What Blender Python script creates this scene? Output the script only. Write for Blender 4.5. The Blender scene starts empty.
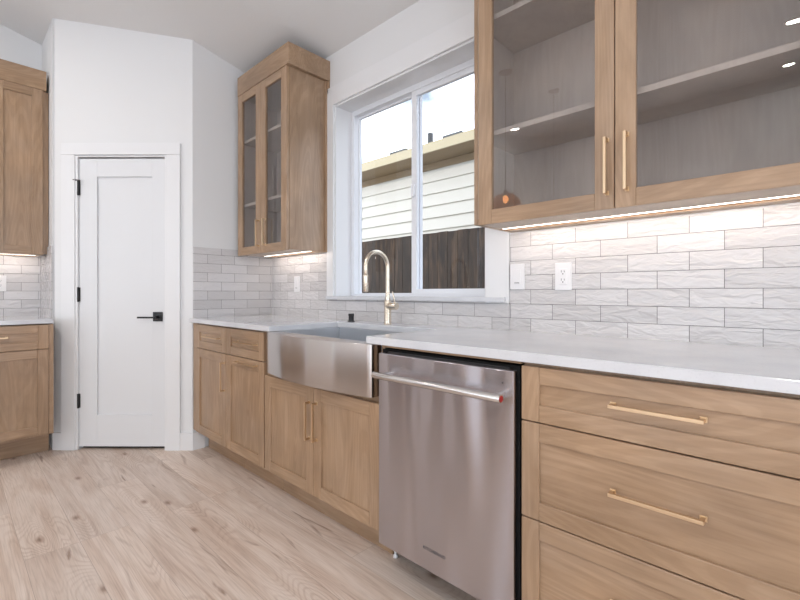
import bpy, bmesh, math, random
from mathutils import Vector, Matrix
random.seed(7)
PI = math.pi
S = bpy.context.scene
C = S.collection

# ------------------------------------------------------------------ camera
F_PX = 430.1
cam_d = bpy.data.cameras.new('camera')
cam_d.sensor_width = 36.0
cam_d.lens = F_PX / 800 * 36.0
cam_d.shift_y = -6.85 / 800
cam_d.clip_start = 0.02
cam = bpy.data.objects.new('camera', cam_d)
C.objects.link(cam)
cam.location = (0, -1.788, 1.0835)
cam.rotation_euler = (PI / 2, 0, math.radians(90 - 46.566))
S.camera = cam

# ------------------------------------------------------------------ view
S.view_settings.view_transform = 'Standard'
S.view_settings.look = 'None'
S.view_settings.gamma = 1
S.view_settings.use_curve_mapping = False
S.view_settings.exposure = -0.24

# ------------------------------------------------------------------ world: bright sky with thin cloud
W = bpy.data.worlds.new('sky')
S.world = W
W.use_nodes = True
wn = W.node_tree
wn.nodes.clear()
wo = wn.nodes.new('ShaderNodeOutputWorld')
wb = wn.nodes.new('ShaderNodeBackground')
wb.inputs['Strength'].default_value = 1.0
tc = wn.nodes.new('ShaderNodeTexCoord')
mp = wn.nodes.new('ShaderNodeMapping')
mp.inputs['Scale'].default_value = (3.2, 3.2, 5.0)
nz = wn.nodes.new('ShaderNodeTexNoise')
nz.inputs['Scale'].default_value = 1.5
nz.inputs['Detail'].default_value = 6
nz.inputs['Roughness'].default_value = .55
cr = wn.nodes.new('ShaderNodeValToRGB')
cr.color_ramp.elements[0].position = .40
cr.color_ramp.elements[0].color = (.70, .86, 1.02, 1)
cr.color_ramp.elements[1].position = .66
cr.color_ramp.elements[1].color = (4.3, 4.5, 4.8, 1)
wn.links.new(tc.outputs['Generated'], mp.inputs['Vector'])
wn.links.new(mp.outputs['Vector'], nz.inputs['Vector'])
wn.links.new(nz.outputs['Fac'], cr.inputs['Fac'])
wn.links.new(cr.outputs['Color'], wb.inputs['Color'])
wn.links.new(wb.outputs['Background'], wo.inputs['Surface'])


def area(name, loc, direction, sx, sy, power, color=(1, 1, 1), parent=None, shape='RECTANGLE', spread=None):
    d = bpy.data.lights.new(name, 'AREA')
    d.shape = shape
    d.size = sx
    if shape in ('RECTANGLE', 'ELLIPSE'):
        d.size_y = sy
    d.energy = power
    d.color = color
    if spread:
        d.spread = spread
    o = bpy.data.objects.new(name, d)
    C.objects.link(o)
    o.rotation_euler = Vector(direction).to_track_quat('-Z', 'Y').to_euler()
    o.location = loc
    if parent:
        o.parent = parent
    return o


sd = bpy.data.lights.new('sun', 'SUN')
sd.energy = 2.6
sd.angle = math.radians(1.0)
sd.color = (1, .95, .87)
so_ = bpy.data.objects.new('sun', sd)
C.objects.link(so_)
so_.rotation_euler = Vector((.80, .45, -.13)).to_track_quat('-Z', 'Y').to_euler()

# fill lamps added in the unseen window openings of the right and rear walls
XR, YB = 3.0, -8.0          # right wall, rear wall
area('right_wall_fill', (XR - .03, -3.0, 1.30), (-1, 0, 0), 4.0, 2.2, 62, (.86, .93, 1.0))
area('rear_wall_fill', (-1.5, YB + .03, 1.35), (0, 1, 0), 5.0, 2.4, 56, (.86, .93, 1.0))
DOWNLIGHT_W = 22


# ------------------------------------------------------------------ helpers
def ceil_z(y):
    return 2.691 + .233 * (-y)


def box(bm, x0, x1, y0, y1, z0, z1, m=0):
    ret = bmesh.ops.create_cube(bm, size=1)
    vs = ret['verts']
    for v in vs:
        v.co = Vector((x0 if v.co.x < 0 else x1, y0 if v.co.y < 0 else y1, z0 if v.co.z < 0 else z1))
    fs = {f for v in vs for f in v.link_faces}
    for f in fs:
        f.material_index = m
    return vs


def prism(bm, pts, z0, z1, m=0):
    """pts: plan polygon; z0,z1: number or function of (x, y)"""
    g = lambda z, p: z(p[0], p[1]) if callable(z) else z
    lo = [bm.verts.new((p[0], p[1], g(z0, p))) for p in pts]
    hi = [bm.verts.new((p[0], p[1], g(z1, p))) for p in pts]
    n = len(pts)
    fs = [bm.faces.new(lo[::-1]), bm.faces.new(hi)]
    for i in range(n):
        j = (i + 1) % n
        fs.append(bm.faces.new((lo[i], lo[j], hi[j], hi[i])))
    for f in fs:
        f.material_index = m
    bmesh.ops.recalc_face_normals(bm, faces=fs)
    return fs


def tube(bm, pts, r, n=16, m=0, cap=True):
    """round tube through pts; r number or list"""
    pts = [Vector(p) for p in pts]
    rs = r if isinstance(r, (list, tuple)) else [r] * len(pts)
    up = None
    rings = []
    for i, p in enumerate(pts):
        if i == 0:
            t = pts[1] - pts[0]
        elif i == len(pts) - 1:
            t = pts[-1] - pts[-2]
        else:
            t = (pts[i + 1] - p).normalized() + (p - pts[i - 1]).normalized()
        t.normalize()
        if up is None:
            a = Vector((0, 0, 1)) if abs(t.z) < .9 else Vector((1, 0, 0))
            up = (a - t * a.dot(t)).normalized()
        else:
            up = (up - t * up.dot(t)).normalized()
        s = t.cross(up)
        rings.append([bm.verts.new(p + (up * math.cos(k * 2 * PI / n) + s * math.sin(k * 2 * PI / n)) * rs[i]) for k in range(n)])
    fs = []
    for a, b in zip(rings, rings[1:]):
        for k in range(n):
            f = bm.faces.new((a[k], a[(k + 1) % n], b[(k + 1) % n], b[k]))
            f.smooth = True
            fs.append(f)
    if cap:
        fs.append(bm.faces.new(rings[0][::-1]))
        fs.append(bm.faces.new(rings[-1]))
    for f in fs:
        f.material_index = m
    bmesh.ops.recalc_face_normals(bm, faces=fs)


def put_uv(bm):
    uv = bm.loops.layers.uv.new('UVMap')
    for f in bm.faces:
        n = f.normal
        for l in f.loops:
            c = l.vert.co
            if abs(n.z) > .8:
                l[uv].uv = (c.x, c.y)
            elif abs(n.x) > abs(n.y):
                l[uv].uv = (c.y, c.z)
            else:
                l[uv].uv = (c.x, c.z)


def obj(name, bm, mats, parent=None, bevel=.0012, smooth_angle=None, uv=False):
    if not isinstance(mats, (list, tuple)):
        mats = [mats]
    bm.normal_update()
    if uv:
        put_uv(bm)
    me = bpy.data.meshes.new(name)
    bm.to_mesh(me)
    bm.free()
    for m in mats:
        me.materials.append(m)
    o = bpy.data.objects.new(name, me)
    C.objects.link(o)
    if parent is not None:
        o.parent = parent
    if bevel:
        b = o.modifiers.new('bevel', 'BEVEL')
        b.width = bevel
        b.segments = 2
        b.limit_method = 'ANGLE'
        b.angle_limit = math.radians(50)
        b.harden_normals = False
    return o


def tag(o, label, cat, group=None):
    o['label'] = label
    o['category'] = cat
    if group:
        o['group'] = group
    return o


def thing(name, label, cat, loc=(0, 0, 0), rotz=0, group=None):
    o = bpy.data.objects.new(name, None)
    C.objects.link(o)
    o.location = loc
    o.rotation_euler = (0, 0, rotz)
    o.empty_display_size = .1
    return tag(o, label, cat, group)


def struct(o):
    o['kind'] = 'structure'
    return o


def recenter(o):
    """move a top-level mesh's origin to the base of its geometry"""
    me = o.data
    xs = [v.co.x for v in me.vertices]; ys = [v.co.y for v in me.vertices]; zs = [v.co.z for v in me.vertices]
    c = Vector(((min(xs) + max(xs)) / 2, (min(ys) + max(ys)) / 2, min(zs)))
    me.transform(Matrix.Translation(-c))
    o.location = o.location + Matrix.Rotation(o.rotation_euler.z, 3, 'Z') @ c
    return o


B = bmesh.new


# ------------------------------------------------------------------ materials
def mat(name):
    m = bpy.data.materials.new(name)
    m.use_nodes = True
    nt = m.node_tree
    bs = nt.nodes['Principled BSDF']
    return m, nt, bs


def simple(name, col, rough=.5, metal=0, spec=.5, emit=None, es=0, bump=None):
    m, nt, bs = mat(name)
    bs.inputs['Base Color'].default_value = (*col, 1)
    bs.inputs['Roughness'].default_value = rough
    bs.inputs['Metallic'].default_value = metal
    bs.inputs['Specular IOR Level'].default_value = spec
    if emit:
        bs.inputs['Emission Color'].default_value = (*emit, 1)
        bs.inputs['Emission Strength'].default_value = es
    # subtle procedural variation
    geo = nt.nodes.new('ShaderNodeTexCoord')
    n = nt.nodes.new('ShaderNodeTexNoise')
    sc, st = bump or (60, .02)
    n.inputs['Scale'].default_value = sc
    n.inputs['Detail'].default_value = 3
    nt.links.new(geo.outputs['Object'], n.inputs['Vector'])
    b = nt.nodes.new('ShaderNodeBump')
    b.inputs['Strength'].default_value = st
    b.inputs['Distance'].default_value = .002
    nt.links.new(n.outputs['Fac'], b.inputs['Height'])
    nt.links.new(b.outputs['Normal'], bs.inputs['Normal'])
    return m


def ramp(nt, stops):
    r = nt.nodes.new('ShaderNodeValToRGB')
    e = r.color_ramp.elements
    e[0].position, e[0].color = stops[0][0], (*stops[0][1], 1)
    e[1].position, e[1].color = stops[-1][0], (*stops[-1][1], 1)
    for p, c in stops[1:-1]:
        k = e.new(p)
        k.color = (*c, 1)
    return r


def mixc(nt, a, b, fac=None, typ='MIX', facv=.5):
    x = nt.nodes.new('ShaderNodeMix')
    x.data_type = 'RGBA'
    x.blend_type = typ
    x.inputs[0].default_value = facv
    if fac is not None:
        nt.links.new(fac, x.inputs[0])
    for s, i in ((a, 6), (b, 7)):
        if isinstance(s, tuple):
            x.inputs[i].default_value = (*s, 1)
        else:
            nt.links.new(s, x.inputs[i])
    return x.outputs[2]


def wood(name, vertical, lo, mid, hi, rough=.31, knots=.8, fine=.45):
    m, nt, bs = mat(name)
    tcn = nt.nodes.new('ShaderNodeTexCoord')
    oi = nt.nodes.new('ShaderNodeObjectInfo')
    mul = nt.nodes.new('ShaderNodeMath'); mul.operation = 'MULTIPLY'; mul.inputs[1].default_value = 37.0
    nt.links.new(oi.outputs['Random'], mul.inputs[0])
    add = nt.nodes.new('ShaderNodeVectorMath'); add.operation = 'ADD'
    nt.links.new(tcn.outputs['Object'], add.inputs[0])
    nt.links.new(mul.outputs[0], add.inputs[1])
    mpn = nt.nodes.new('ShaderNodeMapping')
    mpn.inputs['Scale'].default_value = (7, 7, 1.5) if vertical else (1.5, 7, 7)
    nt.links.new(add.outputs[0], mpn.inputs['Vector'])
    n1 = nt.nodes.new('ShaderNodeTexNoise')
    n1.inputs['Scale'].default_value = 1.6; n1.inputs['Detail'].default_value = 7
    n1.inputs['Roughness'].default_value = .6; n1.inputs['Distortion'].default_value = .9
    nt.links.new(mpn.outputs[0], n1.inputs['Vector'])
    mp2 = nt.nodes.new('ShaderNodeMapping')
    mp2.inputs['Scale'].default_value = (130, 130, 5) if vertical else (5, 130, 130)
    nt.links.new(add.outputs[0], mp2.inputs['Vector'])
    n2 = nt.nodes.new('ShaderNodeTexNoise')
    n2.inputs['Scale'].default_value = 1.0; n2.inputs['Detail'].default_value = 4
    nt.links.new(mp2.outputs[0], n2.inputs['Vector'])
    r1 = ramp(nt, [(.3, lo), (.5, mid), (.72, hi)])
    nt.links.new(n1.outputs['Fac'], r1.inputs['Fac'])
    r2 = ramp(nt, [(.30, (.72, .70, .68)), (.6, (1, 1, 1))])
    nt.links.new(n2.outputs['Fac'], r2.inputs['Fac'])
    c = mixc(nt, r1.outputs['Color'], r2.outputs['Color'], typ='MULTIPLY', facv=fine)
    mp5 = nt.nodes.new('ShaderNodeMapping'); mp5.inputs['Scale'].default_value = (4.2, 4.2, .55) if vertical else (.55, 4.2, 4.2)
    nt.links.new(add.outputs[0], mp5.inputs['Vector'])
    n5 = nt.nodes.new('ShaderNodeTexNoise'); n5.inputs['Scale'].default_value = 1.0; n5.inputs['Detail'].default_value = 1.5
    nt.links.new(mp5.outputs[0], n5.inputs['Vector'])
    m5 = nt.nodes.new('ShaderNodeMath'); m5.operation = 'MULTIPLY'; m5.inputs[1].default_value = 230
    nt.links.new(n5.outputs['Fac'], m5.inputs[0])
    s5 = nt.nodes.new('ShaderNodeMath'); s5.operation = 'SINE'; nt.links.new(m5.outputs[0], s5.inputs[0])
    r5 = ramp(nt, [(0, (.80, .76, .72)), (.5, (1, 1, 1))])
    nt.links.new(s5.outputs[0], r5.inputs['Fac'])
    c = mixc(nt, c, r5.outputs['Color'], typ='MULTIPLY', facv=fine * .9)
    # broad soft blotches of the stain
    n3 = nt.nodes.new('ShaderNodeTexNoise'); n3.inputs['Scale'].default_value = 3.5; n3.inputs['Detail'].default_value = 2
    nt.links.new(add.outputs[0], n3.inputs['Vector'])
    r3 = ramp(nt, [(.3, (.86, .86, .88)), (.7, (1.06, 1.03, 1.0))])
    nt.links.new(n3.outputs['Fac'], r3.inputs['Fac'])
    c = mixc(nt, c, r3.outputs['Color'], typ='MULTIPLY', facv=1)
    # small sparse knots
    vo = nt.nodes.new('ShaderNodeTexVoronoi'); vo.inputs['Scale'].default_value = 3.0
    mp4 = nt.nodes.new('ShaderNodeMapping')
    mp4.inputs['Scale'].default_value = (1.5, 1, .8) if vertical else (.8, 1, 1.5)
    nt.links.new(add.outputs[0], mp4.inputs['Vector']); nt.links.new(mp4.outputs[0], vo.inputs['Vector'])
    rk = ramp(nt, [(.015, (.62, .5, .42)), (.075, (1, 1, 1))])
    nt.links.new(vo.outputs['Distance'], rk.inputs['Fac'])
    c = mixc(nt, c, rk.outputs['Color'], typ='MULTIPLY', facv=knots)
    nt.links.new(c, bs.inputs['Base Color'])
    bs.inputs['Roughness'].default_value = rough
    bs.inputs['Specular IOR Level'].default_value = .6
    b = nt.nodes.new('ShaderNodeBump'); b.inputs['Strength'].default_value = .08; b.inputs['Distance'].default_value = .001
    nt.links.new(n2.outputs['Fac'], b.inputs['Height']); nt.links.new(b.outputs['Normal'], bs.inputs['Normal'])
    return m


WL, WM, WH = (.335, .218, .130), (.405, .272, .170), (.455, .318, .212)
wood_v = wood('oak_stain_vertical_grain', True, WL, WM, WH)
wood_h = wood('oak_stain_horizontal_grain', False, WL, WM, WH)
wood_in = wood('oak_interior', True, (.52, .44, .365), (.56, .475, .395), (.59, .505, .425), .5, knots=0, fine=.15)
WOODS = [wood_v, wood_h]

wall_m = simple('wall_paint', (.76, .765, .775), .62, spec=.3, bump=(180, .12))
ceil_m = simple('ceiling_paint', (.74, .74, .74), .8, spec=.2, bump=(90, .3))
trim_m = simple('trim_paint', (.78, .785, .80), .38, spec=.45)
door_m = simple('door_paint', (.73, .74, .76), .4, spec=.45)
vinyl_m = simple('window_vinyl', (.82, .84, .88), .35)
black_m = simple('black_metal', (.012, .012, .014), .42)
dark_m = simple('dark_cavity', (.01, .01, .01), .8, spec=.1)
plastic_m = simple('white_plastic', (.80, .80, .82), .35)
shadow_gap = simple('cabinet_inner_box', (.06, .035, .02), .8, spec=.1)
brass_m = simple('satin_brass', (.70, .53, .35), .30, 1.0)
nickel_m = simple('warm_nickel', (.72, .64, .53), .27, 1.0)
red_m = simple('red_enamel', (.35, .01, .015), .3)
logo_m = simple('logo_grey', (.06, .055, .06), .4)
concrete = simple('ground_soil', (.20, .18, .15), .9, bump=(20, .5))
led_m = simple('led_diffuser', (.9, .9, .9), .5, emit=(1, .90, .80), es=4.5)
lens_m = simple('downlight_lens', (.9, .9, .9), .5, emit=(1, .95, .88), es=9)
bulb_m = simple('pendant_bulb_glow', (1, .8, .5), .5, emit=(1, .72, .4), es=12)


def glass(name, tint, base_fac=.06, rough=0.0):
    m = bpy.data.materials.new(name)
    m.use_nodes = True
    nt = m.node_tree
    nt.nodes.clear()
    out = nt.nodes.new('ShaderNodeOutputMaterial')
    tr = nt.nodes.new('ShaderNodeBsdfTransparent')
    tr.inputs['Color'].default_value = (*tint, 1)
    gl = nt.nodes.new('ShaderNodeBsdfGlossy')
    gl.inputs['Roughness'].default_value = rough
    fr = nt.nodes.new('ShaderNodeFresnel')
    fr.inputs['IOR'].default_value = 1.45
    ad = nt.nodes.new('ShaderNodeMath'); ad.operation = 'ADD'; ad.inputs[1].default_value = base_fac
    nt.links.new(fr.outputs[0], ad.inputs[0])
    mx = nt.nodes.new('ShaderNodeMixShader')
    gm = nt.nodes.new('ShaderNodeNewGeometry')      # only the outer face of a pane mirrors
    iv = nt.nodes.new('ShaderNodeMath'); iv.operation = 'SUBTRACT'; iv.inputs[0].default_value = 1
    nt.links.new(gm.outputs['Backfacing'], iv.inputs[1])
    mu = nt.nodes.new('ShaderNodeMath'); mu.operation = 'MULTIPLY'
    nt.links.new(ad.outputs[0], mu.inputs[0]); nt.links.new(iv.outputs[0], mu.inputs[1])
    nt.links.new(mu.outputs[0], mx.inputs[0])
    nt.links.new(tr.outputs[0], mx.inputs[1])
    nt.links.new(gl.outputs[0], mx.inputs[2])
    nt.links.new(mx.outputs[0], out.inputs['Surface'])
    return m


win_glass = glass('window_glass', (.97, .98, 1.0), 0.0)
cab_glass = glass('cabinet_glass', (.90, .905, .92), .065)
amber_glass = glass('amber_glass', (.85, .45, .22), .05)


def steel(name, col=(.50, .475, .50), rough=.33, aniso=.96, warp=.0):
    m, nt, bs = mat(name)
    bs.inputs['Metallic'].default_value = 1
    bs.inputs['Anisotropic'].default_value = aniso
    bs.inputs['Anisotropic Rotation'].default_value = .25
    tg = nt.nodes.new('ShaderNodeTangent')
    tg.direction_type = 'UV_MAP'
    tg.uv_map = 'UVMap'
    nt.links.new(tg.outputs[0], bs.inputs['Tangent'])
    tcn = nt.nodes.new('ShaderNodeTexCoord')
    mpn = nt.nodes.new('ShaderNodeMapping')
    mpn.inputs['Scale'].default_value = (2, 2, 1200)
    nt.links.new(tcn.outputs['Object'], mpn.inputs['Vector'])
    n = nt.nodes.new('ShaderNodeTexNoise')
    n.inputs['Scale'].default_value = 1
    n.inputs['Detail'].default_value = 2
    nt.links.new(mpn.outputs[0], n.inputs['Vector'])
    r = nt.nodes.new('ShaderNodeMapRange')
    r.inputs['To Min'].default_value = rough - .006
    r.inputs['To Max'].default_value = rough + .006
    nt.links.new(n.outputs['Fac'], r.inputs['Value'])
    nt.links.new(r.outputs[0], bs.inputs['Roughness'])
    if warp:      # the thin sheet is very slightly out of flat
        mw_ = nt.nodes.new('ShaderNodeMapping'); mw_.inputs['Scale'].default_value = (6.5, 6.5, 1.3)
        nt.links.new(tcn.outputs['Object'], mw_.inputs['Vector'])
        nw_ = nt.nodes.new('ShaderNodeTexNoise'); nw_.inputs['Scale'].default_value = 1; nw_.inputs['Detail'].default_value = .5
        nt.links.new(mw_.outputs[0], nw_.inputs['Vector'])
        bw_ = nt.nodes.new('ShaderNodeBump'); bw_.inputs['Strength'].default_value = 1; bw_.inputs['Distance'].default_value = warp
        nt.links.new(nw_.outputs['Fac'], bw_.inputs['Height']); nt.links.new(bw_.outputs['Normal'], bs.inputs['Normal'])
    rc = ramp(nt, [(.3, tuple(c * .99 for c in col)), (.7, tuple(min(1, c * 1.01) for c in col))])
    nt.links.new(n.outputs['Fac'], rc.inputs['Fac'])
    nt.links.new(rc.outputs['Color'], bs.inputs['Base Color'])
    return m


steel_m = steel('brushed_steel', rough=.26, warp=.04)
sink_steel = steel('sink_steel', (.58, .54, .52), .26, .95, warp=.010)
basin_steel = simple('basin_steel', (.62, .64, .67), .42, 1.0)
handle_steel = simple('handle_steel', (.66, .64, .63), .24, 1.0)


def quartz():
    m, nt, bs = mat('white_quartz')
    tcn = nt.nodes.new('ShaderNodeTexCoord')
    n = nt.nodes.new('ShaderNodeTexNoise'); n.inputs['Scale'].default_value = 9; n.inputs['Detail'].default_value = 8
    nt.links.new(tcn.outputs['Object'], n.inputs['Vector'])
    r = ramp(nt, [(.35, (.62, .63, .665)), (.6, (.66, .67, .70))])
    nt.links.new(n.outputs['Fac'], r.inputs['Fac'])
    v = nt.nodes.new('ShaderNodeTexNoise'); v.inputs['Scale'].default_value = 160; v.inputs['Detail'].default_value = 1
    nt.links.new(tcn.outputs['Object'], v.inputs['Vector'])
    r2 = ramp(nt, [(.3, (.92, .92, .93)), (.42, (1, 1, 1))])
    nt.links.new(v.outputs['Fac'], r2.inputs['Fac'])
    nt.links.new(mixc(nt, r.outputs['Color'], r2.outputs['Color'], typ='MULTIPLY', facv=.6), bs.inputs['Base Color'])
    bs.inputs['Roughness'].default_value = .09
    return m


quartz_m = quartz()


def tile(name, axis):
    """glossy handmade subway tile laid in running bond on a wall; axis = the wall's horizontal axis"""
    m, nt, bs = mat(name)
    g = nt.nodes.new('ShaderNodeNewGeometry')
    sp = nt.nodes.new('ShaderNodeSeparateXYZ')
    nt.links.new(g.outputs['Position'], sp.inputs[0])
    cb = nt.nodes.new('ShaderNodeCombineXYZ')
    a = nt.nodes.new('ShaderNodeMath'); a.operation = 'ADD'; a.inputs[1].default_value = 19.65 + .003 + (.0217 if axis == 1 else 0)
    b = nt.nodes.new('ShaderNodeMath'); b.operation = 'ADD'; b.inputs[1].default_value = -.9064 + .0643 * 40
    nt.links.new(sp.outputs[axis], a.inputs[0]); nt.links.new(sp.outputs[2], b.inputs[0])
    nt.links.new(a.outputs[0], cb.inputs[0]); nt.links.new(b.outputs[0], cb.inputs[1])
    br = nt.nodes.new('ShaderNodeTexBrick')
    br.offset = .5
    br.inputs['Scale'].default_value = 1
    br.inputs['Brick Width'].default_value = .1965
    br.inputs['Row Height'].default_value = .0643
    br.inputs['Mortar Size'].default_value = .0011
    br.inputs['Mortar Smooth'].default_value = .15
    br.inputs['Color1'].default_value = (.55, .535, .540, 1)
    br.inputs['Color2'].default_value = (.67, .655, .662, 1)
    br.inputs['Mortar'].default_value = (.17, .165, .165, 1)
    nt.links.new(cb.outputs[0], br.inputs['Vector'])
    nt.links.new(br.outputs['Color'], bs.inputs['Base Color'])
    bs.inputs['Roughness'].default_value = .13
    bs.inputs['Specular IOR Level'].default_value = .55
    mp3 = nt.nodes.new('ShaderNodeMapping'); mp3.inputs['Scale'].default_value = (15, 40, 1)
    nt.links.new(cb.outputs[0], mp3.inputs['Vector'])
    # the glaze undulates differently on every tile
    ad = nt.nodes.new('ShaderNodeVectorMath'); ad.operation = 'ADD'
    br2 = nt.nodes.new('ShaderNodeTexBrick'); br2.offset = .5
    for k, v in (('Scale', 1), ('Brick Width', .1965), ('Row Height', .0643), ('Mortar Size', 0)):
        br2.inputs[k].default_value = v
    br2.inputs['Color1'].default_value = (0, 0, 0, 1); br2.inputs['Color2'].default_value = (9, 5, 7, 1)
    nt.links.new(cb.outputs[0], br2.inputs['Vector'])
    nt.links.new(mp3.outputs[0], ad.inputs[0]); nt.links.new(br2.outputs['Color'], ad.inputs[1])
    n = nt.nodes.new('ShaderNodeTexNoise'); n.inputs['Scale'].default_value = 1; n.inputs['Detail'].default_value = 2.5
    n.inputs['Distortion'].default_value = .6
    nt.links.new(ad.outputs[0], n.inputs['Vector'])
    b1 = nt.nodes.new('ShaderNodeBump'); b1.inputs['Strength'].default_value = 1.0; b1.inputs['Distance'].default_value = .009
    nt.links.new(n.outputs['Fac'], b1.inputs['Height'])
    b2 = nt.nodes.new('ShaderNodeBump'); b2.inputs['Strength'].default_value = .6; b2.inputs['Distance'].default_value = .0015
    b2.invert = True
    nt.links.new(br.outputs['Fac'], b2.inputs['Height']); nt.links.new(b1.outputs['Normal'], b2.inputs['Normal'])
    nt.links.new(b2.outputs['Normal'], bs.inputs['Normal'])
    return m


tile_x = tile('glazed_tile_window_wall', 0)
tile_y = tile('glazed_tile_end_wall', 1)


def floor_mat():
    m, nt, bs = mat('oak_plank_floor')
    g = nt.nodes.new('ShaderNodeTexCoord')
    mp0 = nt.nodes.new('ShaderNodeMapping'); mp0.inputs['Location'].default_value = (20.3, 20.07, 0)
    nt.links.new(g.outputs['Object'], mp0.inputs['Vector'])
    br = nt.nodes.new('ShaderNodeTexBrick'); br.offset = .37; br.offset_frequency = 3
    for k, v in (('Scale', 1), ('Brick Width', 1.5), ('Row Height', .185), ('Mortar Size', .0007), ('Mortar Smooth', 0)):
        br.inputs[k].default_value = v
    br.inputs['Color1'].default_value = (0, 0, 0, 1); br.inputs['Color2'].default_value = (1, 1, 1, 1)
    br.inputs['Mortar'].default_value = (.5, .5, .5, 1)
    nt.links.new(mp0.outputs[0], br.inputs['Vector'])
    # per-plank offset of the figure
    sc = nt.nodes.new('ShaderNodeVectorMath'); sc.operation = 'MULTIPLY'; sc.inputs[1].default_value = (13, 29, 0)
    nt.links.new(br.outputs['Color'], sc.inputs[0])
    ad = nt.nodes.new('ShaderNodeVectorMath'); ad.operation = 'ADD'
    nt.links.new(mp0.outputs[0], ad.inputs[0]); nt.links.new(sc.outputs[0], ad.inputs[1])

    def noise(scale, detail, dist=0.):
        mq = nt.nodes.new('ShaderNodeMapping'); mq.inputs['Scale'].default_value = scale
        nt.links.new(ad.outputs[0], mq.inputs['Vector'])
        n = nt.nodes.new('ShaderNodeTexNoise'); n.inputs['Scale'].default_value = 1
        n.inputs['Detail'].default_value = detail; n.inputs['Distortion'].default_value = dist
        nt.links.new(mq.outputs[0], n.inputs['Vector'])
        return n
    n1 = noise((1.1, 9, 1), 6, 1.4)
    r1 = ramp(nt, [(.25, (.55, .42, .34)), (.42, (.67, .55, .47)), (.60, (.76, .66, .59)), (.78, (.69, .565, .485))])
    nt.links.new(n1.outputs['Fac'], r1.inputs['Fac'])
    # knots: where they sit, and how they bend the figure around them
    mv = nt.nodes.new('ShaderNodeMapping'); mv.inputs['Scale'].default_value = (1.35, 2.7, 1)
    nt.links.new(ad.outputs[0], mv.inputs['Vector'])
    vo = nt.nodes.new('ShaderNodeTexVoronoi'); vo.voronoi_dimensions = '2D'; vo.inputs['Scale'].default_value = 1.0
    nt.links.new(mv.outputs[0], vo.inputs['Vector'])
    # growth rings: contour lines of a long, smooth field
    nf = noise((.42, 4.6, 1), 1.6, .6)
    fall = nt.nodes.new('ShaderNodeMapRange'); fall.interpolation_type = 'SMOOTHSTEP'
    fall.inputs['From Min'].default_value = 0; fall.inputs['From Max'].default_value = .42
    fall.inputs['To Min'].default_value = .22; fall.inputs['To Max'].default_value = 0
    nt.links.new(vo.outputs['Distance'], fall.inputs['Value'])
    sm = nt.nodes.new('ShaderNodeMath'); sm.operation = 'ADD'
    nt.links.new(nf.outputs['Fac'], sm.inputs[0]); nt.links.new(fall.outputs[0], sm.inputs[1])
    ml = nt.nodes.new('ShaderNodeMath'); ml.operation = 'MULTIPLY'; ml.inputs[1].default_value = 190
    nt.links.new(sm.outputs[0], ml.inputs[0])
    sn = nt.nodes.new('ShaderNodeMath'); sn.operation = 'SINE'
    nt.links.new(ml.outputs[0], sn.inputs[0])
    hf = nt.nodes.new('ShaderNodeMapRange')
    hf.inputs['From Min'].default_value = -1; hf.inputs['From Max'].default_value = 1
    nt.links.new(sn.outputs[0], hf.inputs['Value'])
    rw = ramp(nt, [(.0, (.74, .66, .61)), (.5, (1, 1, 1))])
    nt.links.new(hf.outputs[0], rw.inputs['Fac'])
    nm = noise((1.3, 4.5, 1), 2)
    rm = ramp(nt, [(.42, (.08, .08, .08)), (.62, (.55, .55, .55))])
    nt.links.new(nm.outputs['Fac'], rm.inputs['Fac'])
    c = mixc(nt, r1.outputs['Color'], rw.outputs['Color'], fac=rm.outputs['Color'], typ='MULTIPLY')
    # fine pores
    n2 = noise((6, 190, 1), 3)
    r2 = ramp(nt, [(.3, (.80, .78, .76)), (.55, (1, 1, 1))])
    nt.links.new(n2.outputs['Fac'], r2.inputs['Fac'])
    c = mixc(nt, c, r2.outputs['Color'], typ='MULTIPLY', facv=.8)
    # dark cracks and knots
    n4 = noise((2.2, 15, 1), 3, 1.2)
    r4 = ramp(nt, [(.27, (.42, .32, .26)), (.37, (1, 1, 1))])
    nt.links.new(n4.outputs['Fac'], r4.inputs['Fac'])
    c = mixc(nt, c, r4.outputs['Color'], typ='MULTIPLY', facv=.8)
    rk = ramp(nt, [(.012, (.40, .31, .26)), (.030, (.76, .67, .61)), (.058, (1, 1, 1))])
    nt.links.new(vo.outputs['Distance'], rk.inputs['Fac'])
    c = mixc(nt, c, rk.outputs['Color'], typ='MULTIPLY', facv=.85)
    # plank tone and joints
    rp = ramp(nt, [(0, (.90, .89, .89)), (1, (1.06, 1.05, 1.04))])
    nt.links.new(br.outputs['Color'], rp.inputs['Fac'])
    c = mixc(nt, c, rp.outputs['Color'], typ='MULTIPLY', facv=1)
    c = mixc(nt, c, (.40, .31, .25), fac=br.outputs['Fac'])
    nt.links.new(c, bs.inputs['Base Color'])
    bs.inputs['Roughness'].default_value = .42
    b = nt.nodes.new('ShaderNodeBump'); b.inputs['Strength'].default_value = .1; b.inputs['Distance'].default_value = .002
    nt.links.new(n2.outputs['Fac'], b.inputs['Height']); nt.links.new(b.outputs['Normal'], bs.inputs['Normal'])
    return m


floor_m = floor_mat()

# ================================================================== STRUCTURE
# pantry corner: end wall x = XE, diagonal from A to D, return wall y = YR, left wall x = XL
XE, XL, YR = -3.085, -4.27, -1.280
A = Vector((XE, -.615)); D = Vector((-3.785, -1.270))
DIAG = (A - D).length
ANG = math.atan2(A.y - D.y, A.x - D.x)

bm = B(); box(bm, -4.45, XR + .2, YB - .2, .2, -.12, 0)
struct(obj('floor', bm, floor_m, bevel=0))

bm = B()
prism(bm, [(-4.45, .2), (XR + .2, .2), (XR + .2, YB - .2), (-4.45, YB - .2)], lambda x, y: ceil_z(y), lambda x, y: ceil_z(y) + .2)
struct(obj('ceiling', bm, ceil_m, bevel=0))

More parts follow.
